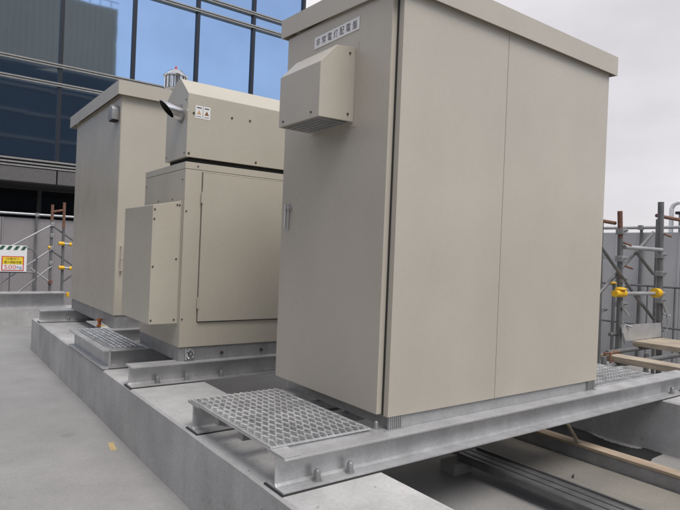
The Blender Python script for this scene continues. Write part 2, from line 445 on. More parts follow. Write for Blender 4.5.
# name plate
plate = MB().box(-.0395, .305, 1.976, -.0365, .728, 2.043).build('name_plate', 'white', A, bevel=.0006)
for k, ch in enumerate('非常電灯配電盤'):
    text('lettering', ch, 'ink', plate, (-.0402, .690 - k * .0578, 2.0095), (0, -1, 0), (0, 0, 1), .04, .039, .043)
# canopy with its slight fall towards the near side
mb = MB()
def canopy_ring(y, z0, z1, x0, x1): return [(x0, y, z0), (x1, y, z0), (x1, y, z1), (x0, y, z1)]
y0c, y1c = -.030, D + .058
vv = canopy_ring(y0c, H - .018, H + .108, -.056, W + .052) + canopy_ring(y1c, H + .036, H + .150, -.056, W + .052)
mb.add(vv, [(3, 2, 6, 7), (0, 1, 2, 3), (5, 4, 7, 6), (1, 5, 6, 2), (4, 0, 3, 7)])
t = .006
vi = canopy_ring(y0c + t, H - .018, H + .06, -.056 + t, W + .052 - t) + canopy_ring(y1c - t, H + .036, H + .09, -.056 + t, W + .052 - t)
mb.add(vi, [(2, 3, 7, 6), (1, 0, 3, 2), (4, 5, 6, 7), (5, 1, 2, 6), (0, 4, 7, 3)])
k = 8; mb.f += [(0, 1, k + 1, k), (1, 5, k + 5, k + 1), (5, 4, k + 4, k + 5), (4, 0, k, k + 4)]
can = mb.build('canopy', 'paint', A)
screws(can, [(-.0565, .861, 2.105), (-.0565, .18, 2.085)], (-1, 0, 0), .005)

# ------------------------------------------------------------------ generator housing
B = thing('generator_housing', 'middle beige generator housing with gabled top box and slanted exhaust pipe', 'generator', (.6, 2.5, ZT))
bx, by, byf, bxr = -.281, 2.05, 2.985, 2.1
mb = MB(); mb.box(bx + .004, by + .006, ZT + .0005, bxr - .01, by + .05, .036); mb.box(bx + .004, byf - .05, ZT + .0005, bxr - .01, byf - .004, .036)
mb.box(bx + .004, by + .051, ZT + .0005, bx + .05, byf - .051, .036); mb.box(bxr - .06, by + .051, ZT + .0005, bxr - .01, byf - .051, .036)
bb = mb.build('base_frame', 'galv_dull', B, bevel=.001)
MB().box(bx, by, .037, bxr, byf, 1.376).build('lower_body', 'paint_gen', B, bevel=.002)
MB().box(bx - .001, by - .001, 1.379, bxr + .001, byf + .001, 1.431).build('top_rail', 'paint_gen', B, bevel=.003)
MB().box(bx + .012, by - .0035, .040, .95, by - .0005, .222).build('sill_panel', 'paint_gen', B, bevel=.001)
MB().box(bx, by - .0032, .039, -.152, by - .0004, 1.372).build('corner_post', 'paint_gen', B, bevel=.0012)
MB().box(-.1495, by - .0012, .224, -.146, by - .0002, 1.366).build('door_gap', 'edge', B)
MB().box(-.146, by - .0012, 1.361, .95, by - .0002, 1.365).build('door_gap', 'edge', B)
MB().box(-.146, by - .0012, .223, .95, by - .0002, .229).build('door_gap', 'edge', B)
dr = MB().box(-.146, by - .020, .230, .92, by - .0015, 1.360).build('access_door', 'paint_gen', B, bevel=.003)
for z in (.33, 1.13):
    MB().tube((-.150, by - .019, z), (-.150, by - .019, z + .085), .0075, 8).build('hinge', 'paint_gen', dr, smooth=True)
mb = MB(); mb.tube((.588, by - .020, .80), (.588, by - .032, .80), .026, 16); mb.box(.58, by - .038, .765, .596, by - .0325, .81)
lk = mb.build('door_lock', 'white', dr)
MB().tube((.588, by - .0385, .80), (.588, by - .041, .80), .009, 10).build('keyhole', 'ink', dr)
screws(B, [(-.265, by - .0034, 1.061), (-.265, by - .0034, .25), (-.185, by - .0012, 1.405)], (0, -1, 0))
screws(B, [(bx, 2.30, 1.16), (bx, 2.62, 1.16), (bx, 2.10, 1.30), (bx, 2.94, 1.30)], (-1, 0, 0))
# lifting shackle on the base rail
mb = MB(); pts = [(-.205 + .0, by - .008, -.03)]
ring = [(-.190 + .026 * math.cos(a), by - .012, -.012 + .034 * math.sin(a)) for a in [math.radians(d) for d in range(-70, 251, 20)]]
mb.path(ring, .006, 8); mb.tube((-.225, by - .012, -.055), (-.225, by - .012, .03), .006, 8); mb.tube((-.190, by - .001, -.012), (-.190, by - .020, -.012), .010, 10)
mb.build('lifting_shackle', 'chrome', B, smooth=True)
for x in (.07, .42):
    mb = MB(); mb.tube((x, by + .005, -.022), (x, by - .010, -.022), .013, 6); mb.build('base_bolt', 'screw', B)
# louvre intake hood on the walkway side
hd = MB().prism([(bx - .001, .215), (-.499, .215), (-.499, 1.090), (bx - .001, 1.140)], 'y', 2.09, 2.787).build('intake_hood', 'paint_gen', B, bevel=.0025)
screws(hd, [(-.485, 2.089, 1.06), (-.487, 2.089, .99), (-.485, 2.089, .64), (-.485, 2.089, .245), (-.300, 2.089, 1.105), (-.318, 2.089, 1.105), (-.312, 2.089, .70), (-.312, 2.089, .245)], (0, -1, 0), .0065)
MB().box(bx - .004, 2.068, .20, bx - .001, 2.088, 1.155).build('hood_flange', 'paint_gen', hd)
# gabled top box
MB().box(bx + .03, by + .02, 1.4315, 1.40, 2.47, 1.469).build('riser', 'black', B)
ub = MB().prism([(by, 1.468), (by, 1.943), (2.222, 2.086), (2.30, 2.080), (2.505, 1.965), (2.505, 1.468)], 'x', bx, 1.46).build('top_box', 'paint_gen', B, bevel=.002)
screws(ub, [(.077, by - .0005, 1.816), (.234, by - .0005, 1.82), (-.235, by - .0005, 1.80), (-.262, by - .0005, 1.495), (.30, by - .0005, 1.495)], (0, -1, 0), .0085)
screws(ub, [(bx, 2.09, 1.50), (bx, 2.47, 1.50), (bx, 2.09, 1.90), (bx, 2.47, 1.90)], (-1, 0, 0))
# exhaust pipe with raked mouth
py_, pz_, r_ = 2.175, 1.808, .058
mb = MB(); n = 28; vs = []
for ring_ in range(4):
    rr = r_ if ring_ in (0, 1) else r_ - .004
    for i in range(n):
        a = 6.28319 * i / n; yy, zz = math.cos(a) * rr, math.sin(a) * rr
        xm = bx - .118 - (zz / r_) * .056
        x = bx + .002 if ring_ in (0, 3) else xm
        vs.append((x, py_ + yy, pz_ + zz + (.014 if ring_ in (1, 2) else 0)))
fs = [(j * n + i, j * n + (i + 1) % n, (j + 1) * n + (i + 1) % n, (j + 1) * n + i) for j in range(2) for i in range(n)]
mb.add(vs[:3 * n], fs); ex = mb.build('exhaust_pipe', 'stainless', B, smooth=True)
mb = MB(); mb.add(vs[2 * n:], [(i, (i + 1) % n, (i + 1) % n + n, i + n) for i in range(n)]); mb.build('dark_liner', 'black', ex, smooth=True)  # darkness inside the pipe put into the colour: a black liner
mb = MB(); mb.tube((bx - .001, py_, pz_), (bx - .010, py_, pz_), r_ + .014, 28); mb.build('pipe_collar', 'galv_dull', ex, smooth=True)
mb = MB(); mb.tube((bx - .011, py_, pz_), (bx - .012, py_, pz_ ), r_ - .005, 28); mb.build('pipe_bore', 'black', ex)
# warning stickers
for x0 in (-.222, -.160):
    st = MB().box(x0, by - .0016, 1.766, x0 + .056, by - .0004, 1.862).build('warning_sticker', 'white', B)
    mt = 'orange' if x0 < -.2 else 'brown'
    MB().prism([(x0 + .010, 1.796), (x0 + .046, 1.796), (x0 + .028, 1.830)], 'y', by - .0019, by - .0016).build('warning_triangle', mt, st)
    MB().box(x0 + .010, by - .0019, 1.842, x0 + .046, by - .0016, 1.850).build('text_bar', 'ink', st)
    MB().box(x0 + .010, by - .0019, 1.778, x0 + .046, by - .0016, 1.782).build('text_bar', 'ink', st)

# ------------------------------------------------------------------ rear cabinet
K = thing('rear_cabinet', 'rear beige-grey cabinet on the left with overhanging canopy and small rounded wall vent', 'cabinet', (.6, 4.9, ZT))
kx, ky, kyf, kxr, kz0, kz1 = -.253, 3.93, 5.95, 1.75, .067, 2.31
mb = MB(); mb.box(kx + .01, ky + .01, ZT + .0005, kxr - .01, ky + .06, kz0 - .001); mb.box(kx + .01, kyf - .06, ZT + .0005, kxr - .01, kyf - .01, kz0 - .001)
mb.box(kx + .01, ky + .061, ZT + .0005, kx + .06, kyf - .061, kz0 - .001); mb.box(kxr - .06, ky + .061, ZT + .0005, kxr - .01, kyf - .061, kz0 - .001)
mb.build('base_frame', 'galv_dull', K, bevel=.001)
MB().box(kx, ky, kz0, kxr, kyf, kz1 + .02).build('body', 'paint', K, bevel=.002)
for a, b in ((ky + .004, 4.93), (4.936, kyf - .004)):
    MB().box(kx - .0045, a, kz0 + .004, kx - .0004, b, kz1).build('side_panel', 'paint', K, bevel=.0012)
kc = MB()
x0, x1, y0, y1, z0, z1, t = kx - .05, kxr + .05, ky - .05, kyf + .21, 2.300, 2.440, .006
kc.add([(x0, y0, z0), (x1, y0, z0), (x1, y1, z0), (x0, y1, z0), (x0, y0, z1), (x1, y0, z1), (x1, y1, z1), (x0, y1, z1),
        (x0 + t, y0 + t, z0), (x1 - t, y0 + t, z0), (x1 - t, y1 - t, z0), (x0 + t, y1 - t, z0),
        (x0 + t, y0 + t, z0 + .05), (x1 - t, y0 + t, z0 + .05), (x1 - t, y1 - t, z0 + .05), (x0 + t, y1 - t, z0 + .05)],
       [(4, 5, 6, 7), (0, 1, 5, 4), (1, 2, 6, 5), (2, 3, 7, 6), (3, 0, 4, 7), (12, 15, 14, 13),
        (0, 8, 9, 1), (1, 9, 10, 2), (2, 10, 11, 3), (3, 11, 8, 0), (8, 12, 13, 9), (9, 13, 14, 10), (10, 14, 15, 11), (11, 15, 12, 8)])
kc.build('canopy', 'paint', K)
# rounded vent cap
mb = MB(); cap = []
yc, zc, rw = 4.06, 2.16, .075
prof = [(yc - rw, zc - .10)] + [(yc + rw * math.cos(a), zc + rw * .75 * math.sin(a)) for a in [math.radians(d) for d in range(180, -1, -15)]] + [(yc + rw, zc - .10)]
mb.prism(prof, 'x', kx - .080, kx - .005); vc = mb.build('vent_cap', 'galv_dull', K, bevel=.012, smooth=True)
mb = MB(); mb.box(kx - .07, yc - rw + .012, zc - .108, kx - .008, yc + rw - .012, zc - .1005); mb.build('vent_grille', 'black', vc)
mb = MB(); mb.path([(-.205, ky, .776), (-.205, ky - .035, .776), (-.205, ky - .035, .521), (-.205, ky, .521)], .009, 8)
mb.tube((-.205, ky - .035, .64), (-.205, ky - .035, .66), .013, 8)
mb.build('pull_handle', 'paint', K, smooth=True)
# earth terminal at the foot of the rear cabinet
E_ = thing('earth_terminal', 'copper earth terminal with white tag at the foot of the rear cabinet', 'earth terminal', (-.27, 4.38, ZT - .15))
mb = MB(); mb.box(-.40, 4.30, ZT - .150, -.20, 4.55, ZT - .145); mb.box(-.30, 4.33, ZT - .145, -.27, 4.36, ZT - .03); mb.build('bracket', 'galv_dull', E_)
mb = MB(); mb.lathe((-.285, 4.345, ZT - .03), [(.03, 0), (.03, .015), (.018, .018), (.018, .06), (.032, .065), (.032, .085), (.012, .09)], 14); mb.build('terminal', 'copper', E_, smooth=True)
MB().prism([(-.31, 4.02), (-.20, 4.02), (-.20, 4.20), (-.31, 4.20)], 'z', ZT - .012, ZT - .009).build('paper_tag', 'white', E_)
MB().path([(-.285, 4.345, ZT - .02), (-.27, 4.28, ZT - .015), (-.25, 4.2, ZT - .010)], .006, 6).build('cable', 'yellow_rubber', E_)

# stainless roof ventilator seen above the generator
V = thing('roof_ventilator', 'shiny stainless roof ventilator with red tip, behind the gabled generator top', 'ventilator', (.405, 4.25, 2.44))
mb = MB(); mb.lathe((.405, 4.25, 2.4405), [(.045, 0), (.045, .10)], 16); mb.build('stem', 'stainless', V, smooth=True)
mb = MB(); mb.lathe((.405, 4.25, 2.5405), [(.115, 0), (.122, .01), (.122, .015), (.108, .02), (.108, .15), (.134, .155), (.134, .168), (.07, .228), (.025, .245)], 24); mb.build('drum', 'stainless', V, smooth=True)
for i in range(12):
    a = 6.28319 * i / 12
    MB().tube((.405 + .112 * math.cos(a), 4.25 + .112 * math.sin(a), 2.562), (.405 + .112 * math.cos(a), 4.25 + .112 * math.sin(a), 2.690), .010, 6).build('vane', 'chrome', V)
mb = MB(); mb.lathe((.405, 4.25, 2.7855), [(.010, 0), (.012, .015), (.007, .035)], 10); mb.build('red_tip', 'red', V, smooth=True)

# ------------------------------------------------------------------ trench between the plinths
tagmesh(MB().box(.975, .42, ZG - .001, 1.15, .55, ZG + .075), 'concrete_block', 'block', (1.06, .48, ZG), 'small concrete block under the end of the steel channel', 'block', bevel=.006)
tagmesh(MB().box(.98, -1.95, ZG - .001, 1.16, -1.82, ZG + .075), 'concrete_block', 'block', (1.06, -1.9, ZG), 'small concrete block under the near end of the steel channel', 'block', bevel=.006)
za, zb = ZG + .076, -.500
tagmesh(MB().prism([(1.05, za), (1.05, zb - .01), (1.06, zb), (1.095, zb), (1.098, zb - .012), (1.108, zb - .012), (1.111, zb), (1.165, zb), (1.168, zb - .012), (1.178, zb - .012), (1.181, zb), (1.235, zb), (1.235, zb + .012), (1.25, zb + .012), (1.25, za)], 'y', -2.3, .47),
        'steel_channel', 'galv_dark', (1.15, -.9, ZG + .076), 'long grooved steel channel lying on concrete blocks in the trench', 'steel channel', bevel=.0012)
tagmesh(MB().box(1.31, -3.0, ZG - .001, 1.955, 2.6, ZG + .018), 'protective_mat', 'mat', (1.63, -.2, ZG), 'pale speckled mat between the two channels on the trench floor', 'mat', bevel=.004)
for k, (x, y, a, l_) in enumerate(((1.62, -.02, .5, .05),)):
    c, s_ = math.cos(a) * l_ / 2, math.sin(a) * l_ / 2
    tagmesh(MB().tube((x - c, y - s_, ZG + .0235), (x + c, y + s_, ZG + .0235), .006, 6), 'wood_scrap', 'screw', (x, y, ZG + .018), 'small dark scrap lying on the pale trench mat', 'scrap')
tagmesh(MB().prism([(1.972, ZG + .001), (1.972, -.522), (2.06, -.522), (2.06, -.530), (1.985, -.530), (1.985, ZG + .012), (2.06, ZG + .012), (2.06, ZG + .001)], 'y', -2.6, 1.6),
        'steel_channel', 'galv_dull', (2.0, -.5, ZG), 'steel channel with a timber strip on top, right side of the trench', 'steel channel', bevel=.0012)
tagmesh(MB().box(1.968, -2.6, -.521, 2.075, 1.6, -.500), 'timber_strip', 'wood_orange', (2.0, -.5, -.521), 'orange timber strip laid along the top of a trench channel', 'timber', bevel=.003)
tagmesh(MB().tube((1.99, .17, -.499), (2.02, .42, -.225), .014, 8), 'timber_stick', 'wood', (1.99, .17, -.50), 'thin wooden stick leaning under the front beam', 'stick')
pts = [(2.08, 2.4), (2.08, -.05), (2.269, -.137), (2.70, -.094), (2.711, -.012), (2.70, .047), (2.64, .061), (2.62, .113), (2.60, .243), (2.63, .369), (2.69, .50), (2.705, .62), (2.71, .80), (2.71, 2.4)]
fine = []
for a, b in zip(pts, pts[1:] + pts[:1]):
    for k in range(5):
        tt = k / 5; j = .012 if k else 0
        fine.append((a[0] + (b[0] - a[0]) * tt + random.uniform(-j, j), a[1] + (b[1] - a[1]) * tt + random.uniform(-j, j)))
tagmesh(MB().prism(fine, 'z', ZG + .0005, ZG + .006), 'rubber_sheet', 'plastic_black', (2.4, 1, ZG), 'torn black rubber sheet on the trench floor by the far plinth', 'rubber sheet')
tagmesh(MB().prism([(-.743, 2.128), (-.703, 2.131), (-.723, 1.962), (-.763, 1.958)], 'z', ZG + .0005, ZG + .0025), 'tape_mark', 'tape', (-.73, 2.04, ZG), 'small worn yellow tape mark on the walkway beside the plinth', 'tape')

# ------------------------------------------------------------------ fences
def fence(label, along, fixed, a0, a1, pw, top, mat, rail_z):
    fx = lambda a, off=0: (a, fixed + off) if along == 'x' else (fixed + off, a)
    mid = (a0 + a1) / 2
    root = thing('panel_fence', label, 'fence', (*fx(mid), ZG))
    n = round((a1 - a0) / pw); inward = -1
    for i in range(n):
        p0, p1 = a0 + i * pw + .004, a0 + (i + 1) * pw - .004
        # folded sheet: flat field with returned edges and two ribs
        prof = [(p0, 0), (p0, -.030), (p0 + .03, -.030), (p0 + .038, -.012), (p1 - .038, -.012), (p1 - .03, -.030), (p1, -.030), (p1, 0)]
        if along == 'x': mb = MB().prism([(q, fixed + o) for q, o in prof], 'z', ZG + .01, top)
        else: mb = MB().prism([(fixed + o, q) for q, o in prof], 'z', ZG + .01, top)
        mb.build('panel', mat, root)
    mb = MB(); s, e = fx(a0, -.06), fx(a1, -.06)
    mb.tube((*s, rail_z), (*e, rail_z), .024, 10); mb.build('top_rail', 'pipe_light', root, smooth=True)
    k = a0 + .3
    while k < a1:
        c = fx(k, -.055); mb = MB(); mb.tube((*c, ZG), (*c, rail_z + .03), .022, 8); mb.build('post', 'pipe', root, smooth=True)
        c2 = fx(k, -.08); mb = MB(); mb.box(c2[0] - .03, c2[1] - .03, rail_z - .035, c2[0] + .03, c2[1] + .03, rail_z + .035); mb.build('clamp', 'galv_dull', root)
        k += 1.35
    return root
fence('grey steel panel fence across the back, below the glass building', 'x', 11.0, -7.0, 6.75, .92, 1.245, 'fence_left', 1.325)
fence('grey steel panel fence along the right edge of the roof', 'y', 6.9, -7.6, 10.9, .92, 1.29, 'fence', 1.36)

def rounded_frame(along, fixed, a0, a1, z0, z1, r, n=6):
    c = []
    for (cx, cz, s) in ((a1 - r, z0 + r, -90), (a1 - r, z1 - r, 0), (a0 + r, z1 - r, 90), (a0 + r, z0 + r, 180)):
        for k in range(n + 1):
            a = math.radians(s + 90 * k / n); c.append((cx + r * math.cos(a), cz + r * math.sin(a)))
    c.append(c[0])
    return [(u, fixed, z) if along == 'x' else (fixed, u, z) for u, z in c]
def barricade(along, fixed, a0, a1, z1, zm, label, group):
    base = ((a0 + a1) / 2, fixed, ZG) if along == 'x' else (fixed, (a0 + a1) / 2, ZG)
    root = thing('pipe_barricade', label, 'barricade', base, group)
    MB().path(rounded_frame(along, fixed, a0, a1, ZG + .016, z1, .16), .016, 8).build('frame', 'pipe', root, smooth=True)
    P = (lambda u, z: (u, fixed, z)) if along == 'x' else (lambda u, z: (fixed, u, z))
    MB().tube(P(a0 + .01, zm), P(a1 - .01, zm), .014, 8).build('rail', 'pipe', root, smooth=True)
    for u in (a0 + (a1 - a0) / 3, a0 + (a1 - a0) * 2 / 3):
        MB().tube(P(u, ZG + .03), P(u, z1 - .01), .010, 8).build('bar', 'pipe', root, smooth=True)
for i, (a0, where) in enumerate(((2.40, 'just right of the front cabinet'), (1.22, 'behind the scaffold with yellow caps'), (.04, 'at the right picture edge'))):
    barricade('y', 6.72, a0, a0 + 1.12, .50, -.08, 'rounded grey pipe barricade against the right fence, ' + where, 'barricades by the right fence')
barricade('x', 9.25, -1.40, -.175, .66, .235, 'rounded pipe barricade holding the load sign at the far left', None)

# load sign
S = thing('load_limit_sign', 'white sign with green striped top, yellow field and red 500kg on the left barricade', 'sign', (-.55, 9.2, .24))
MB().box(-.775, 9.205, .243, -.335, 9.225, .70).build('board', 'white', S, bevel=.004)
MB().box(-.716, 9.2015, .262, -.378, 9.2045, .512).build('red_border', 'red', S)
MB().box(-.700, 9.1985, .372, -.394, 9.2010, .498).build('yellow_field', 'yellow', S)
MB().box(-.700, 9.1985, .276, -.394, 9.2010, .371).build('white_field', 'white', S)
for k in range(4):
    x = -.765 + k * .110
    MB().prism([(x, .622), (x + .055, .622), (x + .100, .690), (x + .045, .690)], 'y', 9.2015, 9.2045).build('stripe', 'green', S)
text('lettering', '作業床の', 'brown', S, (-.547, 9.1975, .468), (1, 0, 0), (0, 0, 1), .04, .20, .042)
text('lettering', '最大積載荷重', 'ink', S, (-.547, 9.1975, .408), (1, 0, 0), (0, 0, 1), .04, .26, .044)
text('lettering', '500', 'red', S, (-.585, 9.1975, .324), (1, 0, 0), (0, 0, 1), .08, .18, .070)
text('lettering', 'kg', 'blue', S, (-.445, 9.1975, .318), (1, 0, 0), (0, 0, 1), .06, .075, .066)

# kerb and beam lying across the back of the roof
tagmesh(MB().box(-7, 8.56, ZG - .01, 6.5, 8.95, ZG + .30), 'roof_kerb', 'plinth', (-.2, 8.75, ZG), 'low grey concrete kerb across the back of the roof', 'kerb', bevel=.008)
y0, w, t, z0, z1 = 8.57, .34, .016, ZG + .301, ZG + .551
yc = y0 + w / 2
lb = tagmesh(MB().prism([(y0, z0), (y0 + w, z0), (y0 + w, z0 + t), (yc + .006, z0 + t), (yc + .006, z1 - t), (y0 + w, z1 - t), (y0 + w, z1), (y0, z1), (y0, z1 - t), (yc - .006, z1 - t), (yc - .006, z0 + t), (y0, z0 + t)], 'x', -6.8, .20),
             'steel_h_beam', 'galv', (-3.3, yc, z0), 'long galvanised H-beam lying on the kerb at the far left', 'steel beam', bevel=.002)
MB().box(.201, y0 - .006, z1 - .075, .245, y0 + .07, z1 + .004).build('end_cap', 'yellow_rubber', lb, bevel=.012)

# ------------------------------------------------------------------ scaffold, far left
Lr = thing('tube_scaffold', 'rust-marked tube scaffold with yellow caps beside the rear cabinet at the back fence', 'scaffold', (.17, 9.4, ZG), 'tube scaffolds')
def pipe(root, name, a, b, r, mat): MB().tube(a, b, r, 10).build(name, mat, root, smooth=True)
Y = 9.4
pipe(Lr, 'post', (.079, Y, ZG), (.073, Y, 1.18), .025, 'pipe'); pipe(Lr, 'post_top', (.073, Y, 1.18), (.073, Y, 1.463), .026, 'rust')
pipe(Lr, 'post', (.283, Y, ZG), (.270, Y, 1.05), .025, 'pipe'); pipe(Lr, 'post_top', (.270, Y, 1.05), (.268, Y, 1.518), .026, 'rust')
pipe(Lr, 'rung', (.076, Y, 1.333), (.27, Y, 1.379), .020, 'rust')
for a, b in (((-.724, .574), (.067, 1.092)), ((-.706, .036), (.082, .657)), ((-.486, -.175), (.093, .347)), ((-.253, .305), (.069, .056))):
    pipe(Lr, 'brace', (a[0], Y - .03, a[1]), (b[0], Y - .03, b[1]), .016, 'pipe_light')
for a, b in (((.09, 1.08), (.6, .72)), ((.10, .62), (.75, .15)), ((.28, .05), (.75, .42))):
    pipe(Lr, 'brace', (a[0], Y + .03, a[1]), (b[0], Y + .03, b[1]), .016, 'pipe')
for x, z in ((.236, .763), (.252, .323)):
    pipe(Lr, 'short_bar', (x - .02, Y - .05, z), (x + .16, Y - .05, z - .01), .022, 'pipe_light')
    pipe(Lr, 'yellow_cap', (x - .05, Y - .05, z), (x + .045, Y - .05, z), .034, 'yellow_rubber')
    pipe(Lr, 'yellow_cap', (x + .125, Y - .05, z - .01), (x + .17, Y - .05, z - .01), .034, 'yellow_rubber')
for z in (.674, .40, .90, 1.1, .06):
    mb = MB(); mb.box(.045, Y - .05, z - .035, .11, Y + .035, z + .035); mb.build('clamp', 'galv_dull' if z > .1 else 'rust', Lr, bevel=.01)
pipe(Lr, 'yellow_cap', (.02, Y - .05, .685), (.05, Y - .05, .685), .03, 'yellow_rubber')

# ------------------------------------------------------------------ scaffold, right
Rr = thing('tube_scaffold', 'grey tube scaffold frame with yellow caps to the right of the front cabinet', 'scaffold', (5.2, 1.35, ZG), 'tube scaffolds')
Y = 1.35
pipe(Rr, 'post', (4.80, Y, ZG), (4.71, Y, 1.10), .030, 'pipe'); pipe(Rr, 'post_top', (4.71, Y, 1.10), (4.675, Y, 1.416), .028, 'rust')
pipe(Rr, 'post', (5.80, Y, ZG), (5.667, Y, 1.606), .036, 'pipe')
pipe(Rr, 'post', (4.57, Y + .12, ZG), (4.509, Y + .12, 1.277), .020, 'pipe')
pipe(Rr, 'post', (5.90, Y + .12, ZG), (5.862, Y + .12, 1.404), .022, 'pipe')
pipe(Rr, 'ledger', (4.755, Y - .03, 1.001), (5.668, Y - .03, .999), .026, 'pipe_light')
pipe(Rr, 'ledger_rusty', (4.20, Y + .06, 1.29), (4.687, Y + .06, 1.277), .022, 'rust')
pipe(Rr, 'ledger_rusty', (5.70, Y + .06, 1.438), (6.5, Y + .06, 1.425), .024, 'rust')
for a, b, dy in (((5.609, 1.217), (4.665, .633), .05), ((5.124, .958), (5.589, .694), .02), ((4.2, 1.0), (5.19, .325), -.04), ((5.19, .415), (5.66, .125), .03), ((4.665, .633), (4.25, .37), .05)):
    pipe(Rr, 'brace', (a[0], Y + dy, a[1]), (b[0], Y + dy, b[1]), .020, 'pipe')
pipe(Rr, 'guard_bar', (4.531, Y - .07, .464), (5.69, Y - .07, .454), .022, 'pipe_light')
for x0, x1, r in ((4.50, 4.72, .040), (5.44, 5.55, .058)):
    pipe(Rr, 'yellow_cap', (x0, Y - .07, .464), (x1, Y - .07, .462), r, 'yellow_rubber')
mb = MB(); mb.lathe((4.635, Y - .07, .500), [(.05, 0), (.065, .012), (.055, .030), (.02, .036)], 14); mb.build('yellow_cap', 'yellow_rubber', Rr, smooth=True)
mb = MB(); mb.lathe((5.271, Y + .35, .545), [(.05, 0), (.06, .012), (.05, .026)], 14); mb.build('yellow_cap', 'yellow_rubber', Rr, smooth=True)
pipe(Rr, 'short_post', (5.271, Y + .35, ZG), (5.271, Y + .35, .546), .018, 'pipe')
for x, z in ((4.72, 1.18), (4.73, .86), (4.76, .62), (4.78, .33), (5.70, .93), (5.72, .70), (5.74, .36)):
    mb = MB(); mb.box(x - .05, Y - .05, z - .035, x + .055, Y + .04, z + .035); mb.tube((x - .02, Y - .05, z), (x - .05, Y - .11, z + .01), .009, 6); mb.build('clamp', 'galv_dull', Rr, bevel=.008)
for x, z in ((4.70, 1.05), (4.76, .78), (4.79, .10), (5.69, 1.2), (5.75, .20)):
    pipe(Rr, 'clamp_bolt', (x - .01, Y - .05, z), (x + .07, Y - .10, z - .03), .012, 'rust' if z > .7 else 'pipe_light')
pipe(Rr, 'hook', (4.74, Y - .04, .30), (4.86, Y - .06, .20), .012, 'pipe_light'); pipe(Rr, 'hook', (5.72, Y - .05, .34), (5.80, Y - .08, .16), .016, 'pipe_light')
pipe(Rr, 'ledger', (4.6, Y + .02, -.02), (5.9, Y + .02, -.03), .022, 'pipe')
pipe(Rr, 'bearer', (4.3, Y - .12, -.185), (6.1, Y - .12, -.185), .026, 'pipe'); pipe(Rr, 'bearer', (3.45, .78, -.185), (6.1, .78, -.185), .026, 'pipe'); pipe(Rr, 'bearer', (3.45, -1.6, -.185), (6.1, -1.6, -.185), .026, 'pipe')
for x, y in ((3.5, .78), (4.35, .78), (6.05, .78), (3.5, -1.6), (6.05, -1.6), (5.35, .80)):
    pipe(Rr, 'post', (x, y + .05, ZG), (x, y + .05, -.10 if x < 4 else -.13), .026, 'pipe')
tagmesh(MB().prism([(4.683, .095), (5.661, .085), (5.690, -.092), (4.800, -.098)], 'y', 1.285, 1.297), 'toe_board', 'galv', (5.2, 1.29, -.095), 'grey galvanised toe board standing at the end of the wide plank', 'toe board', bevel=.002)
mb = MB(); mb.path([(4.70, 1.27, .08), (4.66, 1.25, .14), (4.62, 1.24, .02), (4.70, 1.24, -.12)], .007, 6)
tagmesh(mb, 'tie_wire', 'galv_dull', (4.68, 1.25, -.12), 'twisted wire tie at the left end of the toe board', 'wire', smooth=True)
mb = MB(); mb.path([(5.66, 1.27, .09), (5.72, 1.25, .22), (5.74, 1.24, .05), (5.69, 1.24, -.08)], .007, 6)
tagmesh(mb, 'tie_wire', 'galv_dull', (5.68, 1.25, -.08), 'twisted wire tie at the right end of the toe board', 'wire', smooth=True)
tagmesh(MB().box(4.965, -3.2, -.158, 5.66, 1.283, -.100), 'scaffold_plank', 'wood', (5.3, -.9, -.158), 'wide pale wooden plank behind, in front of the toe board', 'plank', 'scaffold planks', bevel=.004)
pk = tagmesh(MB().box(3.605, -3.2, -.158, 3.822, .925, -.100), 'scaffold_plank', 'wood', (3.7, -1.1, -.158), 'narrow wooden plank just past the right mesh grating', 'plank', 'scaffold planks', bevel=.004)
mb = MB(); mb.path([(3.58, .87, -.17), (3.58, .87, -.085), (3.85, .86, -.085), (3.85, .88, -.17)], .012, 6); mb.path([(3.58, .80, -.17), (3.60, .82, -.082), (3.84, .90, -.082)], .010, 6)
mb.build('rusty_wire', 'rust', pk, smooth=True)

R2 = thing('tube_scaffold', 'second, dimmer tube scaffold bay just in front of the right fence', 'scaffold', (5.9, 2.6, ZG), 'tube scaffolds')
Y = 2.55
for x, zt in ((5.45, 1.24), (6.45, 1.30)):
    pipe(R2, 'post', (x, Y, ZG), (x, Y, zt), .024, 'pipe')
pipe(R2, 'ledger', (4.9, Y - .04, .92), (6.6, Y - .04, .90), .022, 'pipe'); pipe(R2, 'ledger', (4.9, Y - .04, .12), (6.6, Y - .04, .10), .022, 'pipe')
for a, b in (((5.45, .9), (6.45, .12)), ((5.45, .12), (6.45, .9)), ((4.9, .55), (5.45, .12))):
    pipe(R2, 'brace', (a[0], Y + .03, a[1]), (b[0], Y + .03, b[1]), .016, 'pipe')
for a, b in (((4.95, .30), (6.55, .30)), ((4.95, .62), (6.55, .60)), ((5.95, -.62), (5.95, 1.05)), ((6.2, -.62), (6.2, .95)), ((5.1, .95), (5.7, .30)), ((5.7, .62), (6.4, 1.15))):
    pipe(R2, 'thin_tube', (a[0], Y + .10, a[1]), (b[0], Y + .10, b[1]), .012, 'pipe')
for z in (.78, .42, .05): pipe(R2, 'clamp_handle', (5.42, Y - .08, z), (5.56, Y - .12, z + .05), .014, 'rust')
for x, z in ((5.45, .92), (6.45, .91), (5.45, .12), (6.45, .1)):
    mb = MB(); mb.box(x - .045, Y - .07, z - .035, x + .045, Y + .035, z + .035); mb.build('clamp', 'galv_dull', R2, bevel=.008)

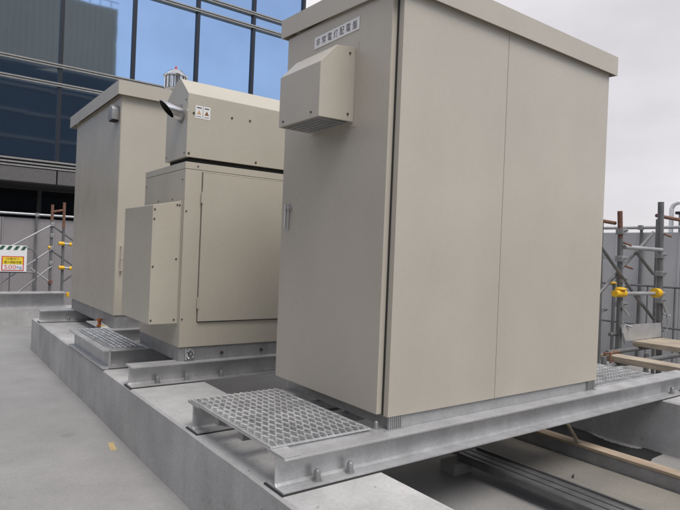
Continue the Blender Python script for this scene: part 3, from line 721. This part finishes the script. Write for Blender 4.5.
# ------------------------------------------------------------------ glass office building behind
G = thing('glass_office_building', 'blue glass curtain-wall office building behind the equipment', 'building', (3.0, 24.0, ZG))
YB, PX, X1 = 18.0, 2.2415, 10.556
cols = [X1 - PX * k for k in range(0, 10)][::-1]
rows = [(3.36, 5.70), (5.80, 6.29), (6.40, 9.34), (9.44, 9.84), (9.96, 12.98), (13.08, 13.48), (13.58, 16.2)]
for i in range(len(cols) - 1):
    for (z0, z1) in rows:
        dx = random.uniform(-.004, .004)
        mb = MB(); mb.add([(cols[i] + .05, YB + dx, z0), (cols[i + 1] - .05, YB - dx, z0), (cols[i + 1] - .05, YB - dx + random.uniform(-.003, .003), z1), (cols[i] + .05, YB + dx, z1),
                           (cols[i] + .05, YB + .03, z0), (cols[i + 1] - .05, YB + .03, z0), (cols[i + 1] - .05, YB + .03, z1), (cols[i] + .05, YB + .03, z1)],
                          [(0, 1, 2, 3), (7, 6, 5, 4), (0, 4, 5, 1), (1, 5, 6, 2), (2, 6, 7, 3), (3, 7, 4, 0)])
        mb.build('glass_pane', 'glass', G)
for x in cols:
    MB().box(x - .055, YB - .10, 3.30, x + .055, YB + .06, 16.3).build('mullion', 'mullion', G)
for z in (5.75, 6.345, 9.39, 9.90, 13.03, 13.53):
    MB().box(cols[0], YB - .13, z - .055, X1 + .05, YB + .05, z - .012).build('transom', 'trim', G)
    MB().box(cols[0], YB - .15, z + .012, X1 + .05, YB + .05, z + .055).build('transom', 'trim', G)
    MB().box(cols[0], YB - .09, z - .011, X1 + .05, YB + .05, z + .011).build('transom_groove', 'mullion', G)
mb = MB()
for z0, z1, o in ((3.255, 3.31, .22), (3.15, 3.20, .20), (3.055, 3.105, .18)): mb.box(cols[0], YB - o, z0, X1 + .1, YB + .05, z1)
mb.build('ledge_strip', 'trim', G)
MB().box(cols[0], YB - .12, 3.00, X1 + .08, YB + .04, 3.26).build('ledge_backing', 'mullion', G)
for i in range(len(cols) - 1):
    MB().box(cols[i] + .02, YB - .16, 2.60, cols[i + 1] - .02, YB + .3, 3.03).build('ledge_panel', 'soffit', G)
MB().box(cols[0], YB + .3, 2.62, X1, YB + 8, 3.0).build('soffit', 'column', G)
MB().box(cols[0], YB + .07, 3.0, X1 - .02, YB + 12, 16.25).build('core', 'mullion', G)
MB().box(X1 - .02, YB + .02, 3.0, X1 + .06, YB + 12, 16.3).build('end_wall', 'glass', G)
MB().box(cols[0], YB - .1, 16.31, X1 + .1, YB + 12, 16.9).build('parapet', 'trim', G)
for i in range(len(cols) - 1):
    MB().box(cols[i] + .06, YB + 3.0, ZG, cols[i + 1] - .06, YB + 3.05, 2.61).build('recessed_pane', 'glass_dark', G)
    MB().box(cols[i] - .05, YB + 2.9, ZG, cols[i] + .05, YB + 3.08, 2.61).build('recessed_mullion', 'column', G)
for x in cols[::2]:
    MB().tube((x + .4, YB + 1.0, ZG), (x + .4, YB + 1.0, 2.61), .28, 20).build('column', 'column', G, smooth=True)

# tower across the street behind the camera; it shows only as a reflection in the blue glass
T = thing('ribbed_tower', 'dark ribbed tower mirrored in the upper left glass panes', 'building', (4, -66, ZG))
MB().box(-26, -76, ZG, 23.3, -60.2, 27.5).build('glazed_floors', 'tower_dark', T)
MB().box(-26, -76, 27.5, 23.3, -60.25, 39.2).build('upper_block', 'tower', T)
mb = MB(); x = -26
while x < 23.0: mb.box(x, -60.26, 27.6, x + .45, -60.19, 39.1); x += .9
o = mb.build('cladding_ribs', 'tower', T); o['kind'] = 'stuff'
for k in range(7):
    MB().box(-26, -60.21, 1 + k * 3.8, 23.3, -60.05, 1.5 + k * 3.8).build('floor_band', 'soffit', T)
mb = MB(); mb.box(-26, -60.2, 40.2, 23.3, -60.1, 40.3); x = -26
while x < 23.3: mb.box(x, -60.2, 39.2, x + .08, -60.12, 40.2); x += 1.6
mb.build('roof_railing', 'mullion', T)

# block added outside the frame on the left to shade the door sides
Q = thing('added_shade_block', 'added grey shading block beyond the walkway, unseen left of the picture', 'building', (-15, 2, ZG))
MB().box(-20, -24, ZG, -10.0, 17, 4.9).build('wall', 'soffit', Q)
for k in range(1):
    for j in range(9):
        MB().box(-10.03, -22 + j * 4, .4 + k * 3.0, -10.001, -19.6 + j * 4, 2.1 + k * 3.0).build('window', 'tower_dark', Q)

# neighbouring rooftop unit beyond the right fence
Nn = thing('rooftop_unit', 'pale green-grey rooftop unit with bent pipe beyond the right fence', 'rooftop unit', (14.8, 3.6, ZG))
MB().box(14.0, 2.0, ZG, 15.8, 4.70, 2.16).build('casing', 'fargreen', Nn, bevel=.01)
for k in range(18): MB().box(13.975, 2.05 + k * .148, ZG, 13.999, 2.12 + k * .148, 2.1).build('rib', 'fargreen', Nn)
MB().box(13.93, 1.95, 2.161, 15.85, 4.76, 2.235).build('lid', 'mullion', Nn, bevel=.01)
mb = MB(); mb.path([(14.1, 4.92, ZG), (14.1, 4.92, 2.34), (14.1, 4.86, 2.44), (14.1, 4.76, 2.48), (14.1, 4.5, 2.48), (14.1, 4.40, 2.42), (14.1, 4.38, 2.2)], .055, 10)
mb.build('bent_pipe', 'white', Nn, smooth=True)

for o in bpy.data.objects:
    if '_b' in o.keys(): del o['_b']
